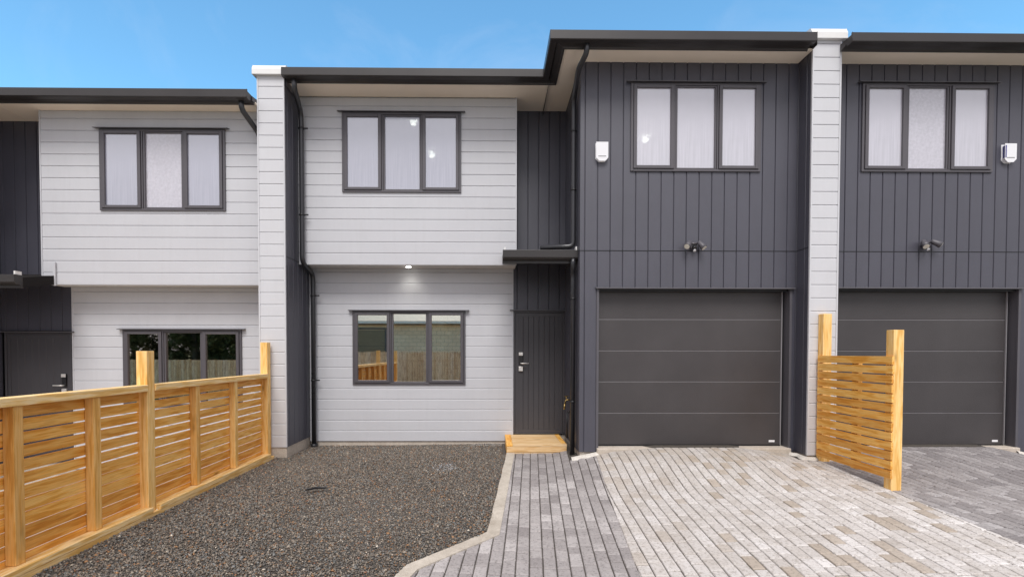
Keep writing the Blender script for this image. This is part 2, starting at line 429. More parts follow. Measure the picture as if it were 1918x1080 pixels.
def front_door(parent, x0, x1, z0, z1, y, handle_x, hs, glab=None):
    mb = MB(); F = .028
    ring(mb, x0, x1, z0, z1, x0+F, x1-F, z0+.01, z1-F, y-.012, y+.06)
    fr = mb.build('front_door', M['door'], parent, bevel=.003)
    mb = MB(); a, b_ = x0+F+.004, x1-F-.004
    n = 8; p = (b_-a-.09)/n
    prof = prof_v(a+.045, b_-.045, p, .0, .006, .006)
    panel(mb, prof, z0+.07, z1-F-.06, [], lambda s, t_, d: (s, y+.012+d, t_))
    ring(mb, a, b_, z0+.012, z1-F-.004, a+.045, b_-.045, z0+.07, z1-F-.06, y+.004, y+.05)
    mb.build('door_leaf', M['door'], fr)
    mb = MB(); mb.box(x0-.055, x1-.02 if x1 > 0 else x1+.05, y-.05, y-.0135, z1+.001, z1+.016); mb.build('head_flashing', M['lintel'], fr)
    zc = z0+(1.13 if hs > 0 else 1.165)
    k = MB(); k.box(handle_x-.028, handle_x+.028, y-.022, y+.003, zc+.0, zc+.185); k.build('lock_keypad', M['black'], fr, bevel=.004)
    k = MB(); k.box(handle_x-.034, handle_x+.034, y-.030, y-.0225, zc+.135, zc+.185); k.build('lock_cover', M['chrome'], fr, bevel=.003)
    k = MB(); k.box(handle_x-.034, handle_x+.034, y-.026, y+.003, zc-.115, zc-.04); k.build('lock_plate', M['chrome'], fr, bevel=.003)
    k = MB(); k.tube([(handle_x, y-.0, zc+.01), (handle_x, y-.065, zc+.01), (handle_x+hs*.125, y-.065, zc+.01)], .010, 10, .02); k.build('handle', M['chrome'], fr)
    return fr

def garage_door(parent, x0, x1, z0, z1, y):
    lines = [z0, z0+.442, z0+.872, z0+1.297, z0+1.725, z1]
    mb = MB()
    for a, b_ in zip(lines[:-1], lines[1:]):
        mb.box(x0, x1, y, y+.04, a+.0035, b_-.0035, .5)
    g = mb.build('garage_door', M['garage'], parent, bevel=.006)
    mb = MB(); mb.box(x0+.004, x1-.004, y+.006, y+.036, z0+.01, z1-.004); g2 = mb.build('sheen_backing', M['sheen_seal'], g)  # paler sheet seen through panel gaps, a painted highlight line at each joint
    mb = MB(); mb.box(x1-.155, x1-.075, y-.004, y-.0005, z0+.040, z0+.068); mb.build('maker_badge', M['whiteplastic'], g)
    mb = MB(); mb.box(x0, x1, y-.006, y+.03, z0-.012, z0+.003); mb.build('bottom_seal', M['black'], g)
    return g

# ================================================================ the three townhouses
GY, YP = 6.48, 6.20
SOF = 5.355
JZ = 2.864
def canopy(parent, x0, x1, yf, yb, dz, front_only_right=False):
    """sloping porch canopy with its front gutter"""
    zf, zb = 2.745+dz, 2.93+dz
    c = MB()
    f = lambda a, b_, t_: (t_, a, b_)
    c.prism([(yf+.06, zf+.0), (yb, zb-.0), (yb, zb+.12), (yf+.06, zf+.13)], x0+.01, x1-.002, f)
    o = c.build('porch_canopy', M['matte'], parent, bevel=.003)
    g = MB(); g.prism([(yf-.06, zf+.155), (yf-.06, zf+.055), (yf-.035, zf+.030), (yf+.03, zf+.025), (yf+.03, zf-.015), (yf+.058, zf-.015), (yf+.058, zf+.155)], x0, x1-.004, f)
    g.build('canopy_gutter', M['gutter'], o, bevel=.003)
    u = MB(); u.box(x0+.03, x0+.05, yf+.4, yb-.002, zf+.15, zf+.29); u.build('flashing_upstand', M['cap'], o)
    u = MB(); u.box(x1-.03, x1-.01, yf-.04, yf+.05, zf+.157, zf+.205); u.build('flashing_upstand', M['cap'], o)
    return o

def dark_front(parent, x0, x1, ztop, gx0, gx1, gz0, gz1, win, dz, off=.062):
    """garage front: vertical grooved boards above and beside the door"""
    ops_w = [win]
    mb = MB()
    boards_v(mb, x0, x1, JZ+.006+dz, ztop, GY, ops_w, off)
    boards_v(mb, x0, x1, .165+dz, JZ-.006+dz, GY, [(gx0, gx1, .0+dz, gz1)], off)
    mb.build('grooved_wall', M['dark'], parent)
    mb = MB(); mb.box(x0, x1, GY+.008, GY+.03, JZ-.02+dz, JZ+.02+dz); mb.build('joint_flashing', M['black'], parent)
    mb = MB()
    mb.prism([(0, .02), (-.05, .008), (-.05, -.004), (0, .0)], gx0-.045, gx1+.055 if gx1+.055 < x1-.004 else x1-.004, lambda a, b_, t_: (t_, GY+a-.001, gz1+.0+b_))
    mb.build('head_flashing', M['lintel'], parent)
    mb = MB()   # reveals of the opening
    mb.box(gx0-.02, gx0+.002, GY+.012, GY+.16, .21+dz, gz1); mb.box(gx1-.002, gx1+.02, GY+.012, GY+.16, .21+dz, gz1)
    mb.box(gx0, gx1, GY+.012, GY+.16, gz1-.002, gz1+.02)
    mb.box(gx0-.028, gx0+.004, GY-.012, GY+.0115, .185+dz, gz1-.004); mb.box(gx1-.004, gx1+.028, GY-.012, GY+.0115, .185+dz, gz1-.004)
    mb.box(gx0+.002, gx0+.030, GY+.105, GY+.118, .21+dz, gz1-.003); mb.build('opening_trim', M['dark2'], parent)
    mb = MB(); mb.box(gx1-.045, gx1-.035, GY+.100, GY+.118, .24+dz, gz1-.003); mb.build('door_seal', M['sheen_seal'], parent)
    mb = MB(); mb.box(gx0, gx1, GY+.03, GY+.16, gz1-.028, gz1-.0025); mb.build('lintel_board', M['black'], parent)
    garage_door(parent, gx0+.026, gx1-.036, .235+dz, gz1-.005, GY+.12)

# ---- middle townhouse -------------------------------------------------------
TH = 'row of attached two storey townhouses'
H = empty('townhouse', (0, 7.8, 0), 'middle townhouse with pale weatherboards beside a charcoal garage front, between two party walls', 'townhouse', TH)
UY, LY = 7.40, 7.80
W3 = (-2.277, -.478, 3.922, 5.116); W4 = (-2.247, -.436, .984, 2.170); W5 = (1.834, 3.572, 3.916, 5.079)
boards_h(-2.938, .357, 2.845, SOF, UY, [W3]).build('weatherboard_wall', M['white'], H, label='pale upper weatherboard wall overhanging the ground floor')
boards_h(-2.938, .326, .075, 2.86, LY, [W4]).build('weatherboard_wall', M['white'], H, label='pale ground floor weatherboard wall above the gravel')
mb = MB(); mb.box(.345, .365, UY-.008, UY+.02, 2.84, SOF); mb.box(.316, .334, LY-.008, LY+.02, .075, 2.845)
mb.box(-2.938, .357, UY+.001, UY+.012, 2.835, 2.846)
mb.build('corner_trim', M['white'], H)
mb = MB(); mb.box(-2.938, .357, UY+.0125, LY, 2.847, 2.862); mb.build('overhang_soffit', M['under'], H)
mb = MB(); side_v(mb, UY+.02, LY, 2.85, SOF, .357, 1); boards_v(mb, .334, 1.166, 2.19, SOF, LY+.002, [], .06); mb.build('grooved_wall', M['dark'], H, label='charcoal grooved wall set back above the front door')
mb = MB()
for za, zb in ((.165, JZ-.006), (JZ+.006, SOF)): side_v(mb, GY, LY, za, zb, 1.166, -1)
mb.build('grooved_wall', M['dark'], H)
dark_front(H, 1.166, 4.075, SOF, 1.42, 4.0, .235, 2.36, W5, 0)
window(H, *W3[:2], *W3[2:], UY, ('fog', 'fog', 'fog'), label='upper three pane window with fogged glass in the pale wall')
window(H, *W4[:2], *W4[2:], LY, ('glass', 'glass', 'glass'), label='ground floor three pane window reflecting a paling fence')
window(H, *W5[:2], *W5[2:], GY, ('fog2', 'fog2', 'fog2'), label='upper three pane window above the garage door')
front_door(H, .334, 1.166, .19, 2.172, LY, .455, 1)
canopy(H, .139, 1.163, 6.66, LY, 0)
# soffits
mb = MB()
mb.box(-2.938, .907, 7.01, LY, SOF, SOF+.02); mb.box(.909, 1.166, 6.19, LY, SOF+.0, SOF+.02); mb.box(1.168, 4.075, 6.19, GY+.02, SOF, SOF+.02)
mb.build('eave_soffit', M['soffit'], H)
mb = MB(); sweep(mb, [(-2.93, 6.80), (.70, 6.80), (.70, 5.98), (3.99, 5.98)], gutter_prof(SOF-.005)); mb.build('roof_gutter', M['gutter'], H, bevel=.003)
mb = MB(); 
def roof(mb, x0, x1, y0, z0, y1=15.0, s=.14):
    mb.poly([(x0, y0, z0), (x1, y0, z0), (x1, y1, z0+s*(y1-y0)), (x0, y1, z0+s*(y1-y0))])
    mb.poly([(x0, y0, z0-.03), (x0, y1, z0+s*(y1-y0)-.03), (x1, y1, z0+s*(y1-y0)-.03), (x1, y0, z0-.03)])
    for xx in (x0, x1): mb.poly([(xx, y0, z0), (xx, y1, z0+s*(y1-y0)), (xx, y1, 5.0), (xx, y0, z0-.06)])
roof(mb, -2.93, .80, 6.93, 5.42); roof(mb, .80, 4.07, 6.10, 5.42, 15, .14*8.07/8.9)
mb.build('roof', M['roof'], H)
# shell behind the fronts
def shell(parent, x0, x1, y1, z0, z1, gap=None):
    mb = MB()
    if gap:
        a, b_, d = gap; mb.box(x0, a, y1, y1+.15, z0, z1); mb.box(b_, x1, y1, y1+.15, z0, z1); mb.box(a, b_, y1, y1+.15, d, z1)
    else: mb.box(x0, x1, y1, y1+.15, z0, z1)
    mb.build('rear_wall', M['white'], parent)
shell(H, -2.93, 4.07, 14.2, 0, 5.9, (-1.95, -1.30, 2.6))
room(H, -2.85, .28, LY+.20, 14.1, .12, 2.70, back_open=(-1.95, -1.30, 0, 2.6))
mb = MB(); mb.box(-1.95, -1.30, 14.12, 14.18, 1.98, 2.10); mb.box(-1.97, -1.93, 14.12, 14.18, .12, 2.6); mb.box(-1.32, -1.28, 14.12, 14.18, .12, 2.6); mb.build('rear_door_frame', M['frame'], H)
room(H, -2.85, .30, UY+.20, 11.5, 3.0, 5.30)
room(H, 1.25, 4.0, GY+.20, 10.5, 3.0, 5.30)
for x, y in ((-1.285, 7.95), (-1.16, 9.25)):
    mb = MB(); mb.tube([(x, y, 5.19), (x, y, 5.205), (x, y, 5.24), (x, y, 5.275), (x, y, 5.299)], [.02, .045, .058, .045, .03], 20); mb.build('ceiling_light', M['lamp2'], H)
mb = MB(); mb.tube([(2.68, 8.55, 5.19), (2.68, 8.55, 5.205), (2.68, 8.55, 5.24), (2.68, 8.55, 5.275), (2.68, 8.55, 5.299)], [.02, .045, .058, .045, .03], 20); mb.build('ceiling_light', M['lamp2'], H)
# footing
mb = MB(); mb.box(-2.935, .36, LY+.02, LY+.25, -.25, .074, .5); mb.box(1.18, 1.40, GY+.02, GY+.3, -.25, .164); mb.box(.36, 1.18, LY+.021, LY+.25, -.25, .17); mb.box(1.17, 1.19, GY+.301, LY+.02, -.2, .164)
mb.build('footing', M['concrete'], H)
mb = MB(); mb.box(1.401, 4.02, GY-.055, GY+.40, -.2, .222); mb.build('garage_slab', M['concrete'], H, bevel=.012)
# soffit downlight
d = empty('soffit_downlight', (-1.317, 7.62, 2.83)); d.parent = H; d.location = Vector((-1.317, 7.62, 2.83))-Vector(H.location)
bpy.context.view_layer.update()
bpy.data.objects.remove(d)
mb = MB(); mb.tube([(-1.317, 7.60, 2.840), (-1.317, 7.60, 2.8465)], .055, 24); dl = mb.build('downlight', M['whiteplastic'], H)
mb = MB(); mb.tube([(-1.317, 7.60, 2.832), (-1.317, 7.60, 2.8395)], .038, 24); mb.build('lens', M['lamp'], dl)
L = bpy.data.lights.new('downlight_beam', 'SPOT'); L.energy = 4; L.spot_size = R(120); L.spot_blend = 1.0; L.color = (1, .97, .86); L.shadow_soft_size = .03
lo = bpy.data.objects.new('downlight_beam', L); C.objects.link(lo); lo.location = (-1.317, 7.60, 2.825); lo.rotation_euler = (R(8), 0, 0)
# downpipes
px_ = -2.845
downpipe(H, [(-2.79, 6.90, 5.36), (-2.79, 6.90, 5.20), (-2.855, 7.29, 5.07), (-2.86, 7.32, 4.9), (-2.86, 7.32, 2.86), (-2.845, 7.70, 2.74), (-2.845, 7.71, 2.55), (-2.845, 7.71, .03)], .036,
         [(-2.86, 7.32, 4.84), (-2.86, 7.32, 3.56), (-2.845, 7.71, 2.40), (-2.845, 7.71, 1.06)])
mb = MB(); mb.tube([(-2.845, 7.71, -.02), (-2.845, 7.71, .05)], .055, 16); mb.build('drain_collar', M['black'], H)
downpipe(H, [(1.17, 6.08, 5.37), (1.17, 6.08, 5.235), (1.10, 6.28, 5.14), (1.11, 6.68, 4.97), (1.118, 6.72, 4.85), (1.118, 6.72, 2.975), (.66, 6.76, 2.96)], .034,
         [(1.118, 6.72, 4.55), (1.118, 6.72, 3.75)], fil=.07, side=(.3, 0))
downpipe(H, [(1.10, 6.64, 2.79), (1.10, 6.64, 2.68), (1.115, 6.72, 2.58), (1.115, 6.72, .05)], .034, [(1.115, 6.72, 2.25), (1.115, 6.72, .82)], fil=.06, side=(.3, 0))
# garden tap on the side of the garage
mb = MB(); mb.tube([(1.165, 7.18, .80), (1.09, 7.18, .80), (1.075, 7.18, .73)], .012, 10, .03); mb.tube([(1.10, 7.18, .80), (1.10, 7.18, .85)], .008, 8)
mb.tube([(1.075, 7.18, .735), (1.072, 7.18, .66)], [.016, .014], 10); mb.box(1.07, 1.13, 7.170, 7.19, .85, .86); mb.build('garden_tap', M['brass'], H)
mb = MB(); mb.tube([(1.10, 7.10, .62), (1.10, 7.10, .25)], .012, 10); mb.tube([(1.10, 7.10, .62), (1.15, 7.10, .64)], .012, 8); mb.build('pipe_riser', M['black'], H)

# ---- left townhouse ---------------------------------------------------------
dz = -.37
H2 = empty('townhouse', (-5, 7.45, dz), 'left townhouse standing lower, behind the long pine fence', 'townhouse', TH)
SL = SOF-.375
LU, LL = 7.10, 7.45
W1 = (-5.668, -3.866, 3.545, 4.710); W2 = (-5.638, -3.836, .66, 1.847)
boards_h(-6.52, -3.322, 2.489, SL, LU, [W1]).build('weatherboard_wall', M['white'], H2, label='pale upper weatherboard wall overhanging the lower one')
boards_h(-6.402, -3.322, -.29, 2.50, LL, [W2]).build('weatherboard_wall', M['white'], H2, label='pale lower weatherboard wall behind the pine fence')
mb = MB(); mb.box(-6.53, -6.512, LU-.008, LU+.02, 2.484, SL); mb.box(-6.41, -6.394, LL-.008, LL+.02, -.29, 2.488); mb.box(-6.512, -3.322, LU+.001, LU+.012, 2.479, 2.490)
mb.box(-6.35, -6.315, LU-.03, LU-.009, 2.46, 2.80)
mb.build('corner_trim', M['white'], H2)
mb = MB(); mb.box(-6.52, -3.322, LU+.0125, LL, 2.491, 2.506); mb.build('overhang_soffit', M['under'], H2)
mb = MB(); boards_v(mb, -7.47, -6.41, 1.83, SL, LL+.002, [], .06); side_v(mb, GY-.4, LL, -.2, SL, -7.47, 1); mb.build('grooved_wall', M['dark'], H2)
mb = MB(); boards_v(mb, -10.4, -7.47, -.2, SL, GY-.4, [], .06); side_v(mb, LU+.02, LL, 2.5, SL, -6.52, -1); mb.build('grooved_wall', M['dark'], H2)
window(H2, *W1[:2], *W1[2:], LU, ('fog', 'obscure', 'fog'), label='upper window with an obscured middle pane')
window(H2, *W2[:2], *W2[2:], LL, ('glass', 'glass', 'glass'), label='lower window reflecting dark trees')
front_door(H2, -7.43, -6.42, -.18, 1.80, LL, -6.535, -1)
canopy(H2, -7.465, -6.33, 6.55, LL, dz)
mb = MB(); mb.box(-7.0, -3.322, 6.88, LL, SL, SL+.02); mb.box(-7.47, -7.004, 5.9, LL, SL, SL+.02); mb.build('eave_soffit', M['soffit'], H2)
mb = MB(); sweep(mb, [(-7.6, 6.67), (-3.34, 6.67)], gutter_prof(SL-.005)); mb.build('roof_gutter', M['gutter'], H2, bevel=.003)
mb = MB(); roof(mb, -10.4, -3.33, 6.80, SL+.06); mb.build('roof', M['roof'], H2)
shell(H2, -10.4, -3.34, 14.2, -.4, 5.6)
mb = MB(); mb.box(-10.5, -10.4, 6.1, 14.2, -.4, 5.2); mb.build('side_wall', M['dark'], H2)
room(H2, -6.3, -3.42, LL+.20, 12.5, -.25, 2.30)
room(H2, -6.4, -3.42, LU+.20, 11.5, 2.7, 4.92)
mb = MB(); 
for k in range(9): mb.tube([(-5.53+.022*k, LL+.17+.012*(k % 2), .62), (-5.53+.022*k, LL+.17+.012*(k % 2), 1.80)], .012, 8)
mb.build('curtain', M['room'], H2)
mb = MB(); mb.box(-6.40, -3.325, LL+.02, LL+.25, -.6, -.291); mb.box(-7.5, -6.401, LL+.021, LL+.25, -.6, -.19); mb.box(-10.4, -7.49, 6.11, 6.3, -.6, -.201); mb.build('footing', M['concrete'], H2)
downpipe(H2, [(-3.475, 6.79, SL+.02), (-3.475, 6.79, SL-.12), (-3.365, 7.03, SL-.33), (-3.36, 7.09, SL-.40)], .036, [], fil=.07)

# ---- right townhouse --------------------------------------------------------
H3 = empty('townhouse', (6, 6.48, 0), 'right townhouse with charcoal garage front at the right picture edge', 'townhouse', TH)
W6 = (4.932, 6.703, 3.925, 5.095)
dark_front(H3, 4.455, 7.36, SOF, 4.56, 7.115, .235, 2.37, W6, 0, .10)
window(H3, *W6[:2], *W6[2:], GY, ('fog2', 'obscure', 'fog2'), label='upper window with a pale obscured middle pane')
mb = MB()
for za, zb in ((.165, JZ-.006), (JZ+.006, SOF)): side_v(mb, GY, LY, za, zb, 7.36, 1)
boards_v(mb, 7.36, 8.2, 0.1, SOF, LY+.002, [], .06)
mb.build('grooved_wall', M['dark'], H3)
boards_h(8.2, 11.5, .075, SOF, LY-.1).build('weatherboard_wall', M['white'], H3)
mb = MB(); mb.box(4.455, 7.36, 6.19, GY+.02, SOF, SOF+.02); mb.box(7.364, 7.62, 6.19, LY, SOF, SOF+.02); mb.box(7.624, 11.5, 7.01, LY, SOF, SOF+.02); mb.build('eave_soffit', M['soffit'], H3)
mb = MB(); sweep(mb, [(4.425, 5.98), (7.83, 5.98), (7.83, 6.80), (11.5, 6.80)], gutter_prof(SOF-.005)); mb.build('roof_gutter', M['gutter'], H3, bevel=.003)
mb = MB(); roof(mb, 4.46, 7.70, 6.10, 5.42); roof(mb, 7.71, 11.5, 6.93, 5.42, 15, .14*8.9/8.07); mb.build('roof', M['roof'], H3)
shell(H3, 4.46, 11.5, 14.2, 0, 5.9)
mb = MB(); mb.box(11.5, 11.6, 6.9, 14.3, 0, 5.4); mb.build('side_wall', M['dark'], H3)
room(H3, 4.55, 7.28, GY+.20, 10.5, 3.0, 5.30)
mb = MB()
for k in range(6): mb.tube([(6.45+.022*k, GY+.17+.012*(k % 2), 3.9), (6.45+.022*k, GY+.17+.012*(k % 2), 5.1)], .012, 8)
mb.build('curtain', M['room'], H3)
mb = MB(); mb.box(7.14, 7.36, GY+.02, GY+.3, -.2, .164); mb.box(7.361, 11.5, LY+.03, LY+.3, -.2, .07); mb.build('footing', M['concrete'], H3)
mb = MB(); mb.box(4.54, 7.139, GY-.055, GY+.40, -.2, .226); mb.build('garage_slab', M['concrete'], H3, bevel=.012)
# light blockers inside garages are the real floor slabs between storeys
for par, x0, x1, y0, z in ((H, 1.19, 4.05, GY+.18, 2.80), (H, .281, 1.189, LY+.06, 2.80), (H, -2.9, .28, LY+.01, 2.80), (H3, 4.47, 7.3, GY+.18, 2.80), (H2, -6.45, -3.35, LL+.01, 2.42)):
    mb = MB(); mb.box(x0, x1, y0, 14.1, z, z+.1); mb.build('upper_floor', M['room'], par)

# ---- party walls ------------------------------------------------------------
def party_wall(x0, x1, yf, z0, z1, dzl, label, gr_left, gr_right, ywl, ywr):
    p = empty('party_wall', ((x0+x1)/2, yf, z0), label, 'wall', 'party walls between the townhouses')
    boards_h(x0+.02, x1-.02, z0, z1, yf).build('board_face', M['pillar'], p)
    mb = MB(); mb.box(x0, x0+.0195, yf-.006, yf+.02, z0, z1); mb.box(x1-.0195, x1, yf-.006, yf+.02, z0, z1); mb.build('corner_trim', M['pillar'], p)
    mb = MB()
    for za, zb in ((z0, JZ-.006), (JZ+.006, z1)):
        side_v(mb, yf+.02, ywr, za, zb, x1, 1, .075)
        side_v(mb, yf+.02, ywl, za, zb, x0, -1, .075)
    mb.build('grooved_side', M['dark'], p)
    mb = MB(); mb.box(x0+.008, x1-.008, yf+.021, 15.0, z0, z1-.01); mb.build('wall_core', M['black'], p)
    mb = MB(); mb.box(x0+.01, x1-.01, yf+.015, yf+1.2, -.5, z0-.001); mb.build('footing', M['concrete'], p)
    mb = MB(); f = lambda a, b_, t_: (t_, a, b_)
    mb.prism([(yf-.05, z1-.02), (yf-.05, z1+.055), (yf-.02, z1+.115), (15.2, z1+1.25), (15.2, z1+.6), (yf-.046, z1-.02)], x0-.045, x1+.04, f)
    mb.build('cap_flashing', M['cap'], p, bevel=.004)
    mb = MB(); mb.box(x0-.022, x0-.001, yf+.05, yf+.9, z1-.13, z1-.021); mb.box(x1+.001, x1+.018, yf+.05, yf+.9, z1-.13, z1-.021); mb.build('side_flashing', M['dark2'], p)
    return p
party_wall(-3.322, -2.940, 6.92, .146, 5.405, 0, 'narrow pale board party wall rising behind the far end of the long pine fence', 1, 1, 7.5, 7.85)
party_wall(4.077, 4.451, 6.20, .176, 5.50, 0, 'narrow pale board party wall between the two garage doors beside the short slatted screen', 1, 1, 6.52, 6.52)

# ---- wall fixtures ----------------------------------------------------------
def alarm_box(x, z, label, strip):
    mb = MB(); w, hh = .068, .112
    out = [(-w, hh), (w, hh), (w, -hh+.035), (w-.035, -hh), (-w+.035, -hh), (-w, -hh+.035)]
    mb.prism(out, 0, .05, lambda a, b_, t_: (x+a, GY-.052+t_, z+b_))
    o = mb.build('alarm_box', M['whiteplastic'], None, bevel=.012, label=label, cat='alarm box', group='white alarm boxes high on the charcoal walls')
    mb = MB(); mb.box(x-.052, x+.052, GY-.0545, GY-.0525, z-.066, z-.060); mb.build('slot', M['black'], o)
    if strip:
        mb = MB(); mb.box(x-w-.004, x-w+.008, GY-.056, GY-.02, z-hh+.05, z+hh-.012); mb.build('blue_strip', M['blue'], o)
alarm_box(1.447, 4.16, 'white rounded box on the charcoal wall left of the middle garage window, beside the downpipe', False)
alarm_box(6.912, 4.172, 'white rounded box with a blue edge strip at the far right of the picture', True)

def floodlight(x, z, heads, label):
    root = empty('floodlight', (x, GY, z), label, 'floodlight', 'twin sensor floodlights above the garage doors')
    mb = MB(); mb.tube([(x, GY-.001, z+.01), (x, GY-.035, z+.01)], .045, 20); mb.tube([(x-.05, GY-.045, z+.035), (x+.05, GY-.045, z+.035)], .012, 10)
    mb.build('mount', M['frame'], root)
    for sx, d in heads:
        d = Vector(d).normalized(); p = Vector((x+sx*.062, GY-.06, z+.045))
        e = p+d*.105
        mb = MB(); mb.tube([p-d*.018, p, p+d*.06, e], [.018, .030, .036, .042], 18); hd = mb.build('lamp_head', M['dark2'], root)
        mb = MB(); mb.tube([e+d*.001, e+d*.004], .035, 18); mb.build('lens', M['lampoff'], hd)
    mb = MB(); mb.tube([(x, GY-.04, z-.01), (x, GY-.075, z-.035)], [.026, .022], 14); mb.tube([(x, GY-.05, z-.035), (x, GY-.065, z-.062)], .016, 12); mb.build('motion_sensor', M['black'], root)
    mb = MB(); mb.tube([(x, GY-.066, z-.058), (x, GY-.072, z-.066)], .018, 12); mb.build('sensor_lens', M['whiteplastic'], root)
M['lampoff'] = paint('lamp_lens', (.80, .76, .66), .3, .02)
floodlight(2.68, 2.92, [(-1, (-.55, -.5, -.6)), (1, (.45, -.4, -.75))], 'twin spot floodlight above the middle garage door with both heads turned down')
floodlight(5.81, 2.945, [(-1, (-.15, -.6, -.75)), (1, (.75, -.35, -.5))], 'twin spot floodlight above the right garage door with one head turned aside')

# ---- wooden doorstep --------------------------------------------------------
st = empty('doorstep', (.65, 7.3, .0), 'low pine box step in front of the middle charcoal front door', 'step')
X0, X1, Y0, Y1, ZT = .20, 1.075, 6.93, 7.79, .182
mb = MB()
mb.box(X0, X0+.09, Y0, Y1, ZT-.03, ZT, .4); mb.build('edge_board', M['wood_y'], st, bevel=.003); mb = MB(); mb.box(X1-.07, X1, Y0+.091, Y1, ZT-.03, ZT, .7)
mb.build('edge_board', M['wood_y'], st, bevel=.003)
mb = MB(); mb.box(X0+.092, X1, Y0, Y0+.09, ZT-.03, ZT, .8)
n = 8; wd = (Y1-Y0-.094)/n
for k in range(n): mb.box(X0+.092, X1-.072, Y0+.094+k*wd, Y0+.091+(k+1)*wd, ZT-.03, ZT-.001, random.uniform(.3, .9))
mb.build('tread', M['wood_x'], st, bevel=.003)
mb = MB(); mb.box(X0+.006, X1-.004, Y0+.004, Y0+.03, .065, ZT-.031, .45); mb.box(X0+.006, X1-.004, Y0+.008, Y0+.035, -.03, .060, .75)
mb.build('riser', M['wood_x'], st, bevel=.003)
mb = MB(); mb.box(X0+.004, X0+.026, Y0+.036, Y1, -.03, ZT-.031, .5); mb.build('side_board', M['wood_y'], st, bevel=.003)

# ================================================================ fences
def fence_left():
    f = empty('slatted_fence', (-3.18, 5, 0), 'long low pine slat fence with a cap rail beside the gravel', 'fence')
    XR = -3.145    # right faces of the posts
    tall = [(-.35, 1.56), (2.0, 1.56), (4.43, 1.512), (6.78, 1.64)]
    for y, zt in tall:
        mb = MB(); mb.box(XR-.098, XR, y, y+.098, -.25, zt); mb.build('post', M['wood_z'], f, bevel=.004)
    for y in (.25, .85, 1.42, 2.62, 3.20, 3.84, 5.16, 5.93):
        mb = MB(); mb.box(XR-.075, XR-.004, y, y+.070, .085, 1.142); mb.build('stud', M['wood_z'], f, bevel=.003)
    for a, b_ in ((-.252, 2.0), (2.098, 4.43), (4.528, 6.78)):
        mb = MB(); mb.box(XR-.085, XR+.012, a+.001, b_-.001, 1.144, 1.204, random.uniform(.5, .9)); mb.build('cap_rail', M['wood_r'], f, bevel=.004)
        mb = MB(); mb.box(XR-.06, XR+.045, a+.001, b_-.001, .036, .083, random.uniform(.6, .9)); mb.build('bottom_rail', M['wood_r'], f, bevel=.004)
        mb = MB(); z = 1.135; k = 0
        while k < 12:
            hgt = .0765 if k < 6 else .0835
            zb_ = z-hgt if k < 11 else .05
            dz0, dz1 = random.uniform(-.002, .002), random.uniform(-.002, .002)
            mb.box(XR-.099, XR-.078, a-.05, b_+.05, zb_+dz0, z+dz1, random.random()); z -= .0925 if k != 5 else .0925
            k += 1
        mb.build('slat_panel', M['wood_y'], f, bevel=.002)
    mb = MB(); mb.box(XR+.004, XR+.040, -.35, 6.885, -.16, .034, .6); mb.build('ground_board', M['wood_r'], f, bevel=.004)
    return f
fence_left()
def fence_right():
    f = empty('slatted_screen', (4.22, 5.5, 0), 'short pine slatted screen with two tall posts standing between the two paved drives', 'screen')
    for y, z0, zt in ((6.10, -.1, 2.0), (5.018, -.1, 1.745)):
        mb = MB(); mb.box(4.202, 4.312, y, y+.098, z0, zt); mb.build('post', M['wood_z'], f, bevel=.004)
    mb = MB(); mb.box(4.202, 4.25, 5.50, 5.60, .16, 1.46); mb.build('stud', M['wood_z'], f, bevel=.003)
    mb = MB(); z = 1.468
    for k in range(13):
        mb.box(4.178, 4.200, 5.002+random.uniform(-.004, .004), 6.165, z-.085, z, random.random()); z -= .1003
    mb.build('slat_panel', M['wood_y'], f, bevel=.002)
fence_right()

# ================================================================ ground
mb = MB(); G = 900
mb.quad((-G, -G, -.46), (G, -G, -.46), (G, G, -.46), (-G, G, -.46)); mb.build('ground', M['soil'], kind='structure')
mb = MB(); mb.box(-12, 14, -5.6, 1.3, -.40, -.29, .5); mb.build('road', M['asphalt'], kind='structure')
mb = MB(); mb.box(-10.4, -3.25, 1.31, 7.42, -.45, -.37, .5); mb.build('left_yard', M['concrete'], kind='structure')

def surface(name, x0, x1, y0, y1, hf, dzz, mat, nx, ny, keep=lambda x, y: True):
    mb = MB()
    xs = np.linspace(x0, x1, nx+1); ys = np.linspace(y0, y1, ny+1)
    for i in range(nx):
        for j in range(ny):
            cx, cy = (xs[i]+xs[i+1])/2, (ys[j]+ys[j+1])/2
            if not keep(cx, cy): continue
            q = [(xs[i], ys[j]), (xs[i+1], ys[j]), (xs[i+1], ys[j+1]), (xs[i], ys[j+1])]
            n = len(mb.v); mb.v += [(a, b_, hf(a, b_)+dzz) for a, b_ in q]; mb.f.append((n, n+1, n+2, n+3)); mb.t.append(.5); mb.sm.append(True)
    return mb.build(name, mat, kind='structure')
surface('paving_bed', -1.0, 11.5, 1.3, 7.0, h, -.012, M['joint'], 120, 60, lambda x, y: x > kerb_x(y)-.03)
surface('gravel_bed', -3.14, .40, 1.3, 7.86, gh, -.006, M['bed'], 60, 90, lambda x, y: x < kerb_x(min(y, 6.9))+.06)

